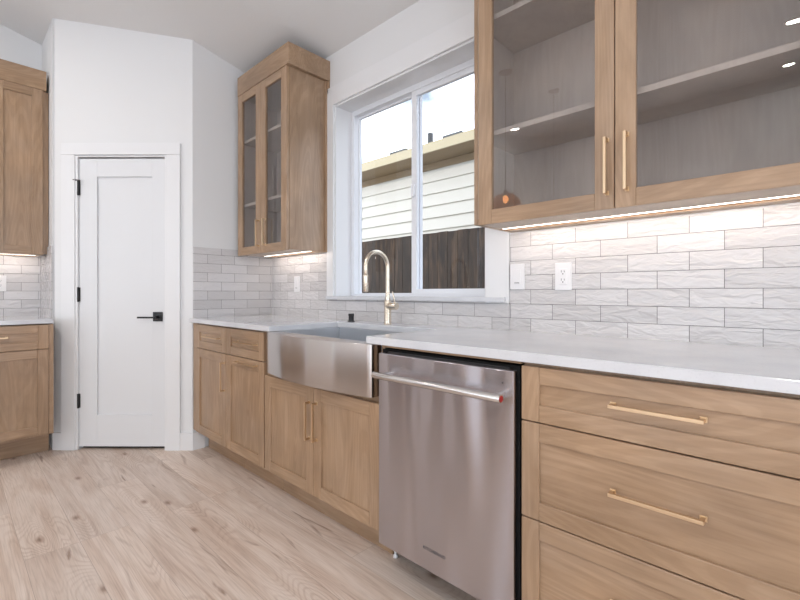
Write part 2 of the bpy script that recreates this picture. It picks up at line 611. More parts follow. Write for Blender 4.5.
top = lambda x, y: ceil_z(y)
WX0, WX1, WZ0, WZ1 = -2.291, -1.117, 1.050, 2.338      # window opening
bm = B()
prism(bm, [(-4.44, 0), (WX0, 0), (WX0, .2), (-4.44, .2)], 0, top)
prism(bm, [(WX1, 0), (XR + .2, 0), (XR + .2, .2), (WX1, .2)], 0, top)
prism(bm, [(WX0, 0), (WX1, 0), (WX1, .2), (WX0, .2)], 0, WZ0)
prism(bm, [(WX0, 0), (WX1, 0), (WX1, .2), (WX0, .2)], WZ1, top)
struct(obj('wall_window', bm, wall_m, bevel=0))

bm = B()
prism(bm, [(XE, -.002), (XE, A.y), (XE - .1, A.y + .1), (XE - .1, -.002)], 0, top)
struct(obj('wall_end', bm, wall_m, bevel=0))

# diagonal pantry wall, written in its own frame (x from D to A, front at -y)
DX0, DX1, DZ = DIAG - .802, DIAG - .176, 2.032          # door opening
bm = B()
R2 = Matrix.Rotation(ANG, 2)


def dg(x, y):
    p = R2 @ Vector((x, y)) + D
    return (p.x, p.y)


def diag_prism(bm, x0, x1, y0, y1, z0, z1):
    prism(bm, [dg(x0, y0), dg(x1, y0), dg(x1, y1), dg(x0, y1)], z0, z1)


diag_prism(bm, 0, DX0, 0, .1, 0, top)
diag_prism(bm, DX1, DIAG, 0, .1, 0, top)
diag_prism(bm, DX0, DX1, 0, .1, DZ, top)
struct(obj('wall_pantry', bm, wall_m, bevel=0))

bm = B()
prism(bm, [(XL, YR), (D.x - .009, YR), (D.x - .02, YR + .1), (XL, YR + .1)], 0, top)
struct(obj('wall_return', bm, wall_m, bevel=0))

LWIN = [(-4.80, -4.42), (-6.35, -5.85)]                 # tall narrow windows behind the camera
bm = B()
ys = [-.002] + [v for a_, b_ in LWIN for v in (b_, a_)] + [YB]
for q in range(0, len(ys), 2):
    prism(bm, [(XL, ys[q]), (XL, ys[q + 1]), (XL - .2, ys[q + 1]), (XL - .2, ys[q])], 0, top)
for a_, b_ in LWIN:
    for z0_, z1_ in ((0, .6), (2.45, top)):
        prism(bm, [(XL, a_), (XL, b_), (XL - .2, b_), (XL - .2, a_)], z0_, z1_)
struct(obj('wall_left', bm, wall_m, bevel=0))

# unseen right wall; wide window opening added to bring in light
bm = B()
RW = (-5.0, -1.0, .2, 2.4)
for y0, y1, z0, z1 in ((RW[1], 0, 0, None), (YB, RW[0], 0, None), (RW[0], RW[1], 0, RW[2]), (RW[0], RW[1], RW[3], None)):
    prism(bm, [(XR, y0), (XR + .2, y0), (XR + .2, y1), (XR, y1)], z0, z1 if z1 is not None else top)
struct(obj('wall_right', bm, wall_m, bevel=0))
# unseen rear wall; its wide opening added for light too
bm = B()
BW = (-4.0, 1.0, .15, 2.55)
for x0, x1, z0, z1 in ((BW[1], XR + .2, 0, None), (XL - .2, BW[0], 0, None), (BW[0], BW[1], 0, BW[2]), (BW[0], BW[1], BW[3], None)):
    prism(bm, [(x0, YB), (x1, YB), (x1, YB - .2), (x0, YB - .2)], z0, z1 if z1 is not None else top)
struct(obj('wall_back', bm, wall_m, bevel=0))


def big_window(name, axis, a0, a1, z0, z1, pos, n):
    """framed glazing in a wall opening; axis 'x' or 'y' = direction the window runs"""
    fr = B()
    w = .06

    def bx(bm, p0, p1, q0, q1, d0=-.03, d1=.03):
        if axis == 'y':
            box(bm, pos + d0, pos + d1, p0, p1, q0, q1)
        else:
            box(bm, p0, p1, pos + d0, pos + d1, q0, q1)
    bx(fr, a0, a1, z0, z0 + w); bx(fr, a0, a1, z1 - w, z1)
    for i in range(n + 1):
        c = a0 + (a1 - a0) * i / n
        c = min(max(c, a0 + w / 2), a1 - w / 2)
        bx(fr, c - w / 2, c + w / 2, z0 + w, z1 - w)
    f = struct(obj(name, fr, vinyl_m, bevel=.002))
    g = B()
    for i in range(n):
        c0 = a0 + (a1 - a0) * i / n; c1 = a0 + (a1 - a0) * (i + 1) / n
        bx(g, c0 + w * .5, c1 - w * .5, z0 + w * .5, z1 - w * .5, -.003, .003)
    obj('pane', g, win_glass, f, bevel=0)


big_window('window_2', 'y', RW[0], RW[1], RW[2], RW[3], XR + .12, 4)
big_window('window_4', 'y', LWIN[0][0], LWIN[0][1], .6, 2.45, XL - .12, 1)
big_window('window_5', 'y', LWIN[1][0], LWIN[1][1], .6, 2.45, XL - .12, 1)
big_window('window_3', 'x', BW[0], BW[1], BW[2], BW[3], YB - .12, 4)

# ---- the sink window -------------------------------------------------------
fr = B()
# white liner of the reveal (jambs and head)
JD = .150
box(fr, WX0, WX0 + .012, -.001, JD, 1.064, WZ1)
box(fr, WX1 - .012, WX1, -.001, JD, 1.064, WZ1)
box(fr, WX0 + .012, WX1 - .012, -.001, JD, WZ1 - .012, WZ1)
win = struct(obj('window_1', fr, trim_m, bevel=.001))
MX = -1.704
fr = B()
g = .034
box(fr, WX0 + .012, WX0 + .012 + g, JD - .02, .195, 1.064, WZ1 - .012)
box(fr, WX1 - .012 - g, WX1 - .012, JD - .02, .195, 1.064, WZ1 - .012)
box(fr, WX0 + .012 + g, WX1 - .012 - g, JD - .02, .195, WZ1 - .012 - g, WZ1 - .012)
box(fr, WX0 + .012 + g, WX1 - .012 - g, JD - .02, .195, 1.050, 1.078)
obj('window_frame', fr, vinyl_m, win, bevel=.0015)
x0, x1, zt = WX0 + .046, WX1 - .046, WZ1 - .046


def sash(name, xa, xb, ya, yb, sl, sr, zb, st):
    s = B()
    box(s, xa, xa + sl, ya, yb, 1.078, zt); box(s, xb - sr, xb, ya, yb, 1.078, zt)
    box(s, xa + sl, xb - sr, ya, yb, 1.078, zb); box(s, xa + sl, xb - sr, ya, yb, zt - st, zt)
    o = obj(name, s, vinyl_m, win, bevel=.001)
    gg = B()
    ym = (ya + yb) / 2
    box(gg, xa + sl * .5, xb - sr * .5, ym - .002, ym + .002, 1.078 + (zb - 1.078) * .5, zt - st * .5)
    obj('pane', gg, win_glass, o, bevel=0)
    return o


sash('fixed_sash', x0, MX + .02, .168, .190, .010, .03, 1.084, .012)
sl = sash('sliding_sash', MX - .026, x1, .140, .164, .040, .034, 1.108, .030)
la = B(); box(la, MX - .020, MX + .004, .126, .140, 1.66, 1.735)
obj('sash_latch', la, vinyl_m, sl, bevel=.003)

# casing boards around the window
bm = B()
box(bm, -2.362, WX0, -.016, 0, 1.064, WZ1)
box(bm, WX1, -.992, -.016, 0, 1.036, WZ1)
box(bm, -2.362, -.992, -.016, 0, WZ1, 2.462)
struct(obj('trim_1', bm, trim_m, bevel=.0015))
bm = B(); box(bm, -2.350, -1.008, -.034, .130, 1.0425, 1.064)
tag(recenter(obj('window_ledge', bm, quartz_m, bevel=.0015)), 'thin pale quartz ledge along the bottom of the sink window', 'window ledge')

# ---- pantry door, casing, baseboards --------------------------------------
dl = (D.x, D.y, 0)


def ds(name, bm, m, parent=None, bevel=.0015):
    o = obj(name, bm, m, parent, bevel=bevel)
    if parent is None:
        o.location = dl
        o.rotation_euler = (0, 0, ANG)
    return o


k = lambda v: DIAG - v
bm = B()
box(bm, k(.900), DX0 - .004, -.018, 0, 0, DZ + .004)
box(bm, DX1 + .004, k(.080), -.018, 0, 0, DZ + .004)
box(bm, k(.900), k(.080), -.018, 0, DZ + .005, 2.116)
struct(ds('trim_2', bm, trim_m))
bm = B()   # jambs lining the opening
box(bm, DX0 - .004, DX0 + .012, -.012, .1, 0, DZ)
box(bm, DX1 - .012, DX1 + .004, -.012, .1, 0, DZ)
box(bm, DX0 + .012, DX1 - .012, -.012, .1, DZ - .008, DZ)
struct(ds('trim_3', bm, trim_m))
# door slab: frame with one recessed panel
bm = B()
a0, a1, zb, zt2 = DX0 + .0135, DX1 - .0138, .022, 2.015
pl, pr, pb, pt = k(.665), k(.282), .240, 1.890
y0, y1 = .002, .040
box(bm, a0, pl, y0, y1, zb, zt2); box(bm, pr, a1, y0, y1, zb, zt2)
box(bm, pl, pr, y0, y1, pt, zt2); box(bm, pl, pr, y0, y1, zb, pb)
box(bm, pl - .001, pr + .001, y0 + .012, y1 - .005, pb - .001, pt + .001)
door = struct(ds('door_1', bm, door_m))
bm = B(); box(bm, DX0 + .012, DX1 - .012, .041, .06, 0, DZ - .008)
struct(ds('pantry_dark_sheet', bm, dark_m))     # near-black sheet behind the slab, painted as the unlit pantry's darkness
for i, zc in enumerate((1.809, 1.074, .339)):
    bm = B()
    hx = DX0 + .0135
    tube(bm, [(hx, -.008, zc - .05), (hx, -.008, zc + .05)], .0065, 12)
    box(bm, hx - .008, hx + .009, -.004, .0015, zc - .048, zc + .048)
    if i == 0:
        tube(bm, [(hx - .03, -.016, zc + .056), (hx, -.008, zc + .054), (hx + .026, -.030, zc + .046)], .005, 10)
    ds('hinge', bm, black_m, door, bevel=.0005)
bm = B()
rx0, rx1, rz0, rz1 = k(.272), k(.207), .889, .953
box(bm, rx0, rx1, -.006, .002, rz0, rz1)
hl = ds('lever_handle', bm, black_m, door, bevel=.001)
bm = B()
zc = (rz0 + rz1) / 2 - .004
tube(bm, [((rx0 + rx1) / 2, -.006, zc), ((rx0 + rx1) / 2, -.042, zc)], .010, 14)
box(bm, rx0 - .085, (rx0 + rx1) / 2 + .010, -.049, -.039, zc - .006, zc + .006)
ds('lever', bm, black_m, hl, bevel=.002)

bm = B(); box(bm, k(.080), DIAG + .010, -.014, 0, 0, .120)
struct(ds('baseboard_pantry_right', bm, trim_m))
bm = B(); box(bm, -.004, k(.900), -.014, 0, 0, .120)
struct(ds('baseboard_pantry_left', bm, trim_m))
bm = B(); box(bm, XE, XE + .014, A.y - .004, -.535, 0, .120)
struct(obj('baseboard_end', bm, trim_m))

# ================================================================== BACKSPLASH TILE
def splash(name, boxes, m, label):
    bm = B()
    for b_ in boxes:
        box(bm, *b_)
    return tag(obj(name, bm, m, bevel=0), label, 'backsplash')


splash('tile_backsplash', [(XE + .01, -2.365, -.0105, -.0005, .9, 1.404), (-2.365, -.9915, -.0105, -.0005, .9, 1.0420),
                           (-.9895, .12, -.0105, -.0005, .9, 1.352)], tile_x,
       'glossy pale grey subway tile wall between the counter and upper cabinets, around the sink window')
splash('tile_backsplash', [(XE, XE + .010, -.613, -.0105, .9, 1.404)], tile_y,
       'narrow area of white glazed subway tile on the wall right of the pantry door')
splash('tile_backsplash', [(XL, XL + .010, -2.0, YR - .0105, .9, 1.42)], tile_y,
       'pale subway tile at the left edge, under the solid-door wall cabinet')
splash('tile_backsplash', [(XL, D.x - .004, YR - .010, YR, .9, 1.412)], tile_x,
       'sliver of subway tile on the short return wall just left of the pantry door')

# ================================================================== CABINETS
def shaker(bm, x0, x1, z0, z1, yf, th=.020, st=.056, rail=None, rec=.009, panel=True, pm=0):
    """five-piece front; front face at y = yf, body towards +y. slot 0 vertical grain, slot 1 horizontal"""
    rail = rail or st
    box(bm, x0, x0 + st, yf, yf + th, z0, z1, 0)
    box(bm, x1 - st, x1, yf, yf + th, z0, z1, 0)
    box(bm, x0 + st, x1 - st, yf + .0002, yf + th, z1 - rail, z1, 1)
    box(bm, x0 + st, x1 - st, yf + .0002, yf + th, z0, z0 + rail, 1)
    if panel:
        box(bm, x0 + st - .003, x1 - st + .003, yf + rec, yf + th - .003, z0 + rail - .003, z1 - rail + .003, pm)


def pull(parent, cx, cz, yf, L, vertical, m=None):
    L = L - (.010 if vertical else 0)
    """square bar pull standing off the front on two posts"""
    bm = B()
    h = L / 2
    t = .0045
    so = .030
    if vertical:
        box(bm, cx - t, cx + t, yf - so, yf - so + 2 * t, cz - h, cz + h)
        for s in (-1, 1):
            zc = cz + s * (h - .0045)
            box(bm, cx - t * .9, cx + t * .9, yf - so + .004, yf, zc - .005, zc + .005)
            box(bm, cx - .0065, cx + .0065, yf - .003, yf, zc - .0075, zc + .0075)
    else:
        box(bm, cx - h, cx + h, yf - so, yf - so + 2 * t, cz - t, cz + t)
        for s in (-1, 1):
            xc = cx + s * (h - .0045)
            box(bm, xc - .005, xc + .005, yf - so + .004, yf, cz - t * .9, cz + t * .9)
            box(bm, xc - .0075, xc + .0075, yf - .003, yf, cz - .0065, cz + .0065)
    return obj('bar_pull', bm, m or brass_m, parent, bevel=.001)


FY = -.632      # face of base fronts
KICK = .150


def base_cab(label, loc, rotz, Wd, fronts, kick=True, left_filler=0, right_filler=0, group=None, top=.880, hollow=False, ky=-.515, kick_cut=0):
    """fronts: (kind, x0, x1, z0, z1, pull or None); pull = (cx, cz, L, vertical)"""
    t = thing('base_cabinet', label, 'base cabinet', loc, rotz, group)
    bm = B()
    yb = -.010
    if hollow:
        for xa in (0, Wd - .018):
            box(bm, xa, xa + .018, FY + .022, yb, KICK, top)
        box(bm, .018, Wd - .018, FY + .022, yb, KICK, KICK + .018)
        box(bm, .018, Wd - .018, yb - .006, yb, KICK + .018, top)
        box(bm, .018, Wd - .018, FY + .022, FY + .040, hollow[0], hollow[1])
    else:
        box(bm, 0, Wd, FY + .022, yb, KICK, top)
    if left_filler:
        box(bm, -left_filler, 0, FY + .012, FY + .040, KICK, top)
    if right_filler:
        box(bm, Wd, Wd + right_filler, FY + .004, FY + .040, KICK + .01, top)
    obj('carcass', bm, wood_v, t)
    bm = B(); box(bm, -left_filler, Wd + right_filler - kick_cut, ky, ky + .018, 0, KICK)
    obj('toe_kick', bm, wood_h, t)
    for kind, xa, xb, za, zb, pl_ in fronts:
        bm = B()
        if kind == 'drawer_front':
            rl = .052 if zb - za > .2 else .049
            shaker(bm, xa, xb, za, zb, FY, st=.054, rail=rl, pm=1)
        else:
            shaker(bm, xa, xb, za, zb, FY)
        f = obj(kind, bm, WOODS, t, bevel=.0024)
        if pl_:
            pull(f, pl_[0], pl_[1], FY, pl_[2], pl_[3])
    return t


g_ = .0016
# two narrow cabinets left of the sink: origin x world
X0 = -2.985
base_cab('narrow oak base cabinet nearest the pantry, one drawer over a door with upright pull',
         (X0, 0, 0), 0, .4525,
         [('drawer_front', g_, .4525 - g_, .720, .876, (.266, .805, .225, False)),
          ('door', g_, .4525 - g_, .155, .7165, (.452 - .028 + .008, .580, .185, True))], left_filler=.075)
base_cab('narrow oak base cabinet left of the sink with sideways pulls on both fronts',
         (X0 + .4535, 0, 0), 0, .4445,
         [('drawer_front', g_, .4445 - g_, .720, .876, (.266, .805, .235, False)),
          ('door', g_, .4445 - g_, .155, .7165, (.262, .690, .235, False))])
# sink base
X1 = -2.085
base_cab('wide two-door oak base cabinet directly under the apron sink', (X1, 0, 0), 0, .890,
         [('door', .008, .442, .155, .652, (.442 - .026, .497, .185, True)),
          ('door', .4455, .878, .155, .652, (.4455 + .026, .501, .185, True))], hollow=(.640, .672), kick_cut=.052)
# drawer base
X2 = -.608
base_cab('oak base cabinet of three wide drawers right of the dishwasher', (X2, 0, 0), 0, .700,
         [('drawer_front', g_, .700 - g_, .7165, .873, (.347, .803, .197, False)),
          ('drawer_front', g_, .700 - g_, .4375, .7130, (.347, .584, .197, False)),
          ('drawer_front', g_, .700 - g_, .1580, .4340, (.347, .305, .197, False))])
# left run: canonical frame rotated to face +x
LX = XL + .0
base_cab('oak base cabinet at the left edge of the photo, one drawer over two doors', (-3.62 - .632 + .010, -1.930, 0), PI / 2, .608,
         [('drawer_front', g_, .608 - g_, .720, .876, (.304, .806, .205, False)),
          ('door', g_, .303, .165, .7165, (.275, .60, .185, True)),
          ('door', .3055, .608 - g_, .165, .7165, (.332, .60, .185, True))], right_filler=.024, ky=-.445)


def upper_cab(label, x, z, Wd, H, Dp, doors, glazed, loc, rotz, crown, pulls, shelves=(), leds=True, st=.060, extra=None):
    t = thing('wall_cabinet', label, 'wall cabinet', loc, rotz)
    th = .018
    bm = B()
    box(bm, 0, th, -Dp, -.001, 0.006, H)
    box(bm, Wd - th, Wd, -Dp, -.001, 0.006, H)
    box(bm, th, Wd - th, -Dp, -.001, .010, .028)
    box(bm, th, Wd - th, -Dp, -.001, H - th, H)
    if not glazed:
        box(bm, th, Wd - th, -Dp + .002, -.001, .028, H - th)
    obj('carcass', bm, wood_v, t)
    if glazed:
        bm = B()
        box(bm, th, Wd - th, -.010, -.001, .028, H - th)                 # back
        box(bm, th, th + .002, -Dp + .001, -.010, .028, H - th)          # liners
        box(bm, Wd - th - .002, Wd - th, -Dp + .001, -.010, .028, H - th)
        box(bm, th + .002, Wd - th - .002, -Dp + .001, -.010, .028, .030)
        box(bm, th + .002, Wd - th - .002, -Dp + .001, -.010, H - th - .002, H - th)
        obj('interior_lining', bm, wood_in, t, bevel=0)
    for zs in shelves:
        bm = B(); box(bm, th + .003, Wd - th - .003, -Dp + .014, -.011, zs - .020, zs)
        obj('shelf', bm, wood_in, t)
    for i, (xa, xb) in enumerate(doors):
        bm = B()
        shaker(bm, xa, xb, 0, H, -Dp - .021, st=st, rail=.056, panel=not glazed)
        d = obj('door', bm, WOODS, t, bevel=.002)
        if glazed:
            bm = B(); box(bm, xa + st - .006, xb - st + .006, -Dp - .012, -Dp - .008, .050, H - .050)
            obj('glass_pane', bm, cab_glass, d, bevel=0)
        px, pz = pulls[i]
        pull(d, px, pz, -Dp - .021, .190, True, pull_m)
    bm = B()
    c0, c1, ch = crown
    prism(bm, [(c0, 0), (c0, -Dp - .024), (c1, -Dp - .024), (c1, 0), (c1 - .02, 0), (c1 - .02, -Dp - .014), (c0 + .02, -Dp - .014), (c0 + .02, 0)], H + .001, H + ch)
    box(bm, c0 + .02, c1 - .02, -Dp - .013, -.001, H + .001, H + .02)
    obj('crown_board', bm, wood_h, t)
    if leds:
        bm = B(); box(bm, .030, Wd - .030, -.128, -.112, .0066, .0096)
        obj('led_bar', bm, led_m, t, bevel=.001)
        bm = B(); box(bm, .02, Wd - .02, -.075, -.012, .0045, .0095)
        obj('under_rail', bm, wood_h, t)
        bm = B(); box(bm, .019, Wd - .019, -Dp + .001, -.130, .0075, .0098)
        obj('underside_panel', bm, wood_in, t, bevel=0)
        area('under_cabinet_light', (Wd / 2, -.120, .000), (0, .9, -1), Wd - .06, .018, 1.0 * Wd, (1, .88, .78), parent=t)
    if extra:
        extra(t)
    return t


pull_m = brass_m
# big glazed cabinet on the right
UZ, UH, UD = 1.355, 1.160, .300
upper_cab('large glass-door oak wall cabinet over the counter at the upper right', 0, 0, 1.075, UH, UD,
          [(.034, .5430), (.5460, 1.055)], True, (-.991, 0, UZ), 0, (.000, 1.083, .136),
          [(.5225, .136), (.5815, .140)], shelves=(.376, .838))


# small glazed cabinet left of the window
def scribe(t):
    bm = B(); box(bm, .6575, .668, -.030, -.001, .006, UH - .001)
    box(bm, .657, .679, -.016, -.001, UH - .085, UH - .001)
    obj('scribe_strip', bm, wood_v, t)


upper_cab('tall narrow glass-door oak wall cabinet between the pantry corner and the window', 0, 0, .657, UH, UD,
          [(.003, .3275), (.3300, .654)], True, (-3.023, 0, UZ), 0, (.003, .680, .136),
          [(.312, .136), (.402, .136)], shelves=(.376, .838), st=.064, extra=scribe)
# solid-door cabinet at the left edge (faces +x)
upper_cab('solid-door oak wall cabinet at the left edge of the photo', 0, 0, .552, UH, .330,
          [(.003, .2685), (.2715, .537)], False, (XL + .001, -1.853, UZ), PI / 2, (-.004, .556, .136),
          [(.245, .13), (.295, .13)], extra=lambda t: obj('filler', (lambda b_: (box(b_, .552, .571, -.325, -.30, .006, UH - .001), b_)[1])(B()), wood_v, t))

bm = B(); box(bm, -1.194, -.610, -.628, -.600, .8755, .8845)
tag(recenter(obj('filler_strip', bm, wood_h)), 'thin oak strip under the counter above the dishwasher door', 'filler strip')

# ================================================================== COUNTERTOPS
CY = -.6485
bm = B()
prism(bm, [(XE + .0105, -.0105), (XE + .0105, A.y + .004), (XE + .035, A.y + .004), (XE + .035, CY), (-2.005, CY), (-2.005, -.205), (-1.264, -.205), (-1.264, CY),
           (.100, CY), (.100, -.0105)], .8855, .914)
tag(recenter(obj('countertop', bm, quartz_m, bevel=.002)), 'long white quartz countertop running along the window wall around the sink', 'countertop')
bm = B(); prism(bm, [(XL + .0105, -1.96), (-3.600, -1.96), (-3.600, -1.300), (D.x - .002, -1.300), (D.x - .002, YR - .0105), (XL + .0105, YR - .0105)], .8855, .914)
tag(recenter(obj('countertop', bm, quartz_m, bevel=.002)), 'short piece of white quartz countertop at the left edge of the photo', 'countertop')

# ================================================================== APRON SINK
sx0, sx1 = -2.0225, -1.2265
t = thing('farmhouse_sink', 'stainless steel apron-front sink with bowed front, under the window', 'sink', ((sx0 + sx1) / 2, -.4, .66))
ox, oy, oz = t.location


def loc_bm(bm):
    bmesh.ops.translate(bm, vec=(-ox, -oy, -oz), verts=bm.verts)
    return bm


N = 28
arc = []
for i in range(N + 1):
    u = i / N
    x = sx0 + (sx1 - sx0) * u
    arc.append((x, -.652 - .048 * (1 - (2 * u - 1) ** 2)))
bm = B()
prism(bm, arc + [(sx1, -.600), (sx0, -.600)], .676, .8845)
for f in bm.faces:
    if abs(f.normal.z) < .5 and f.normal.y < -.9:
        f.smooth = True
ap = obj('apron', loc_bm(bm), sink_steel, t, bevel=.002, uv=True)
bm = B()
bx0, bx1, by0, by1, bz = sx0 + .018, sx1 - .018, -.5995, -.190, .655
box(bm, bx0, bx1, by0, by1, bz - .003, bz)
box(bm, sx0, bx0 + .012, by0, by1, bz, .8845)
box(bm, bx1 - .012, sx1, by0, by1, bz, .8845)
box(bm, bx0 + .012, bx1 - .012, by1 - .012, by1 + .02, bz, .8845)
box(bm, bx0 + .012, bx1 - .012, by0, by0 + .004, bz, .8845)
obj('basin', loc_bm(bm), basin_steel, t, bevel=.002, uv=True)
bm = B()
tube(bm, [(ox, -.36, bz), (ox, -.36, bz + .004)], .045, 24)
obj('drain', loc_bm(bm), handle_steel, t)

# ================================================================== FAUCET
fx, fy, fz = -1.652, -.140, .914
t = thing('faucet', 'brushed champagne gooseneck pull-down kitchen faucet behind the sink', 'faucet', (fx, fy, fz))
bm = B()
tube(bm, [(0, 0, 0), (0, 0, .004), (0, 0, .006), (0, 0, .128)], [.022, .022, .019, .019], 24)
obj('body', bm, nickel_m, t, bevel=.001)
pts = [(0, 0, .128), (0, 0, .15)]
R = .080
H0 = .387 - R
pts += [(0, 0, .22), (0, 0, H0 - .03)]
for i in range(0, 19):
    a = PI * i / 18
    pts.append((0, -R + R * math.cos(a), H0 + R * math.sin(a)))
pts += [(0, -2 * R, H0 - .04)]
bm = B(); tube(bm, pts, [.0165, .0125, .0115] + [.0115] * (len(pts) - 3), 20)
obj('spout', bm, nickel_m, t)
bm = B(); tube(bm, [(0, -2 * R, H0 - .041), (0, -2 * R, H0 - .043), (0, -2 * R, H0 - .06), (0, -2 * R, H0 - .13)], [.0105, .0145, .0145, .0135], 20)
obj('spray_head', bm, nickel_m, t)
bm = B(); tube(bm, [(.0, 0, .100), (.068, 0, .100)], .0195, 20)
h = obj('handle_hub', bm, nickel_m, t, bevel=.002)
bm = B(); tube(bm, [(.054, 0, .112), (.050, -.004, .15), (.044, -.008, .178)], [.0045, .004, .0035], 12)
obj('lever', bm, nickel_m, h)

# black air switch on the counter
bm = B()
tube(bm, [(0, 0, 0), (0, 0, .005), (0, 0, .0055), (0, 0, .034), (0, 0, .0345), (0, 0, .048)], [.022, .022, .016, .016, .0175, .0175], 20)
o = tag(obj('air_gap_cap', bm, black_m), 'small black cylindrical air gap cap on the counter left of the faucet', 'air gap cap')
o.location = (-1.975, -.125, .914)

# ================================================================== DISHWASHER
t = thing('dishwasher', 'stainless steel dishwasher with towel-bar handle between sink and drawers', 'dishwasher', (-.90, -.33, 0))
ox, oy, oz = t.location
bm = B()
box(bm, -1.190, -.6100, -.598, -.02, .10, .873)
box(bm, -1.186, -.6115, -.632, -.598, .12, .870)
box(bm, -1.186, -.6115, -.500, -.480, .012, .10)
obj('tub', loc_bm(bm), dark_m, t)
bm = B()
box(bm, -1.185, -.6185, -.655, -.633, .134, .856)
dd = obj('door', loc_bm(bm), steel_m, t, bevel=.0025, uv=True)
bm = B(); box(bm, -1.150, -.640, -.640, -.610, .8565, .8625)
obj('control_panel', loc_bm(bm), black_m, t)
bm = B()
hz, hy = .7835, -.706
tube(bm, [(-1.158, hy, hz), (-.630, hy, hz)], .0125, 24)
hd = obj('handle', loc_bm(bm), handle_steel, dd, bevel=.001)
for xc in (-1.118, -.655):
    bm = B(); box(bm, xc - .010, xc + .010, hy + .004, -.6555, hz - .009, hz + .009)
    obj('handle_bracket', loc_bm(bm), handle_steel, dd, bevel=.003)
bm = B(); tube(bm, [(-.6300, hy, hz), (-.6285, hy, hz)], .0095, 20)
obj('handle_medallion', loc_bm(bm), red_m, hd, bevel=.0005)['label'] = 'red end cap'
bm = B(); tube(bm, [(-.655, -.6555, .818), (-.655, -.6562, .818)], .0022, 10)
obj('vent_hole', loc_bm(bm), black_m, dd, bevel=0)  # black disc on the door, standing for the dark of a vent hole
for xc in (-1.228, -.640):
    bm = B(); tube(bm, [(xc, -.518, 0), (xc, -.518, .008), (xc, -.518, .009), (xc, -.518, .10)], [.010, .010, .005, .005], 12)
    obj('levelling_foot', loc_bm(bm), plastic_m, t, bevel=0)


def text_mesh(s, size, m, parent, loc, rot, name='logo', bold=0.0, xs=1.0):
    cu = bpy.data.curves.new(name, 'FONT')
    cu.body = s
    cu.size = size
    cu.align_x = 'CENTER'
    cu.align_y = 'CENTER'
    cu.extrude = .0002
    cu.offset = bold
    cu.space_character = 1.12
    tmp = bpy.data.objects.new('tmp', cu)
    C.objects.link(tmp)
    bpy.context.view_layer.update()
    dg_ = bpy.context.evaluated_depsgraph_get()
    me = bpy.data.meshes.new_from_object(tmp.evaluated_get(dg_))
    bpy.data.objects.remove(tmp)
    me.transform(Matrix.Diagonal((xs, 1, 1, 1)))
    me.materials.clear()
    me.materials.append(m)
    o = bpy.data.objects.new(name, me)
    C.objects.link(o)
    o.parent = parent
    o.location = loc
    o.rotation_euler = rot
    return o


text_mesh('KITCHENAID', .0150, logo_m, dd, (-.915 - ox, -.6554 - oy, .2080), (PI / 2, 0, 0), bold=.0002)['label'] = 'small dark grey maker name'


# ================================================================== OUTLETS AND SWITCHES
def plate(label, loc, rotz, kind, cat):
    t = thing('switch_plate' if kind == 'switch' else 'outlet_plate', label, cat, loc, rotz)
    bm = B(); box(bm, -.035, .035, -.006, 0, 0, .1145)
    obj('cover', bm, plastic_m, t, bevel=.002)
    if kind == 'switch':
        bm = B(); box(bm, -.017, .017, -.0085, -.006, .024, .090)
        obj('rocker', bm, plastic_m, t, bevel=.001)
        bm = B(); box(bm, -.012, .012, -.0092, -.0085, .028, .031)
        obj('indicator', bm, logo_m, t, bevel=0)
    else:
        bm = B(); box(bm, -.017, .017, -.0080, -.006, .024, .090)
        face = obj('receptacle', bm, plastic_m, t, bevel=.001)
        for zc in (.040, .074):
            bm = B()
            box(bm, -.0075, -.0055, -.0086, -.008, zc, zc + .009)
            box(bm, .0050, .0070, -.0086, -.008, zc, zc + .008)
            tube(bm, [(0, -.008, zc - .006), (0, -.0086, zc - .006)], .0026, 10)
            obj('socket_slots', bm, logo_m, face, bevel=0)
    return t


plate('white rocker switch on the tile immediately right of the window', (-.9500, -.0108, 1.100), 0, 'switch', 'light switch')
plate('white duplex outlet on the tile, right of the rocker switch', (-.7400, -.0108, 1.096), 0, 'outlet', 'outlet')
plate('white rocker switch on the tile under the narrow glass-door cabinet', (-2.722, -.0108, 1.092), 0, 'switch', 'light switch')
plate('white duplex outlet on the tile at the left edge of the photo', (XL + .0102, -1.518, 1.098), PI / 2, 'outlet', 'outlet')

# ================================================================== OUTSIDE THE WINDOW
GZ = -.25
bm = B(); box(bm, -12, 6, .25, 16, GZ - .1, GZ)
struct(obj('ground', bm, concrete, bevel=0))


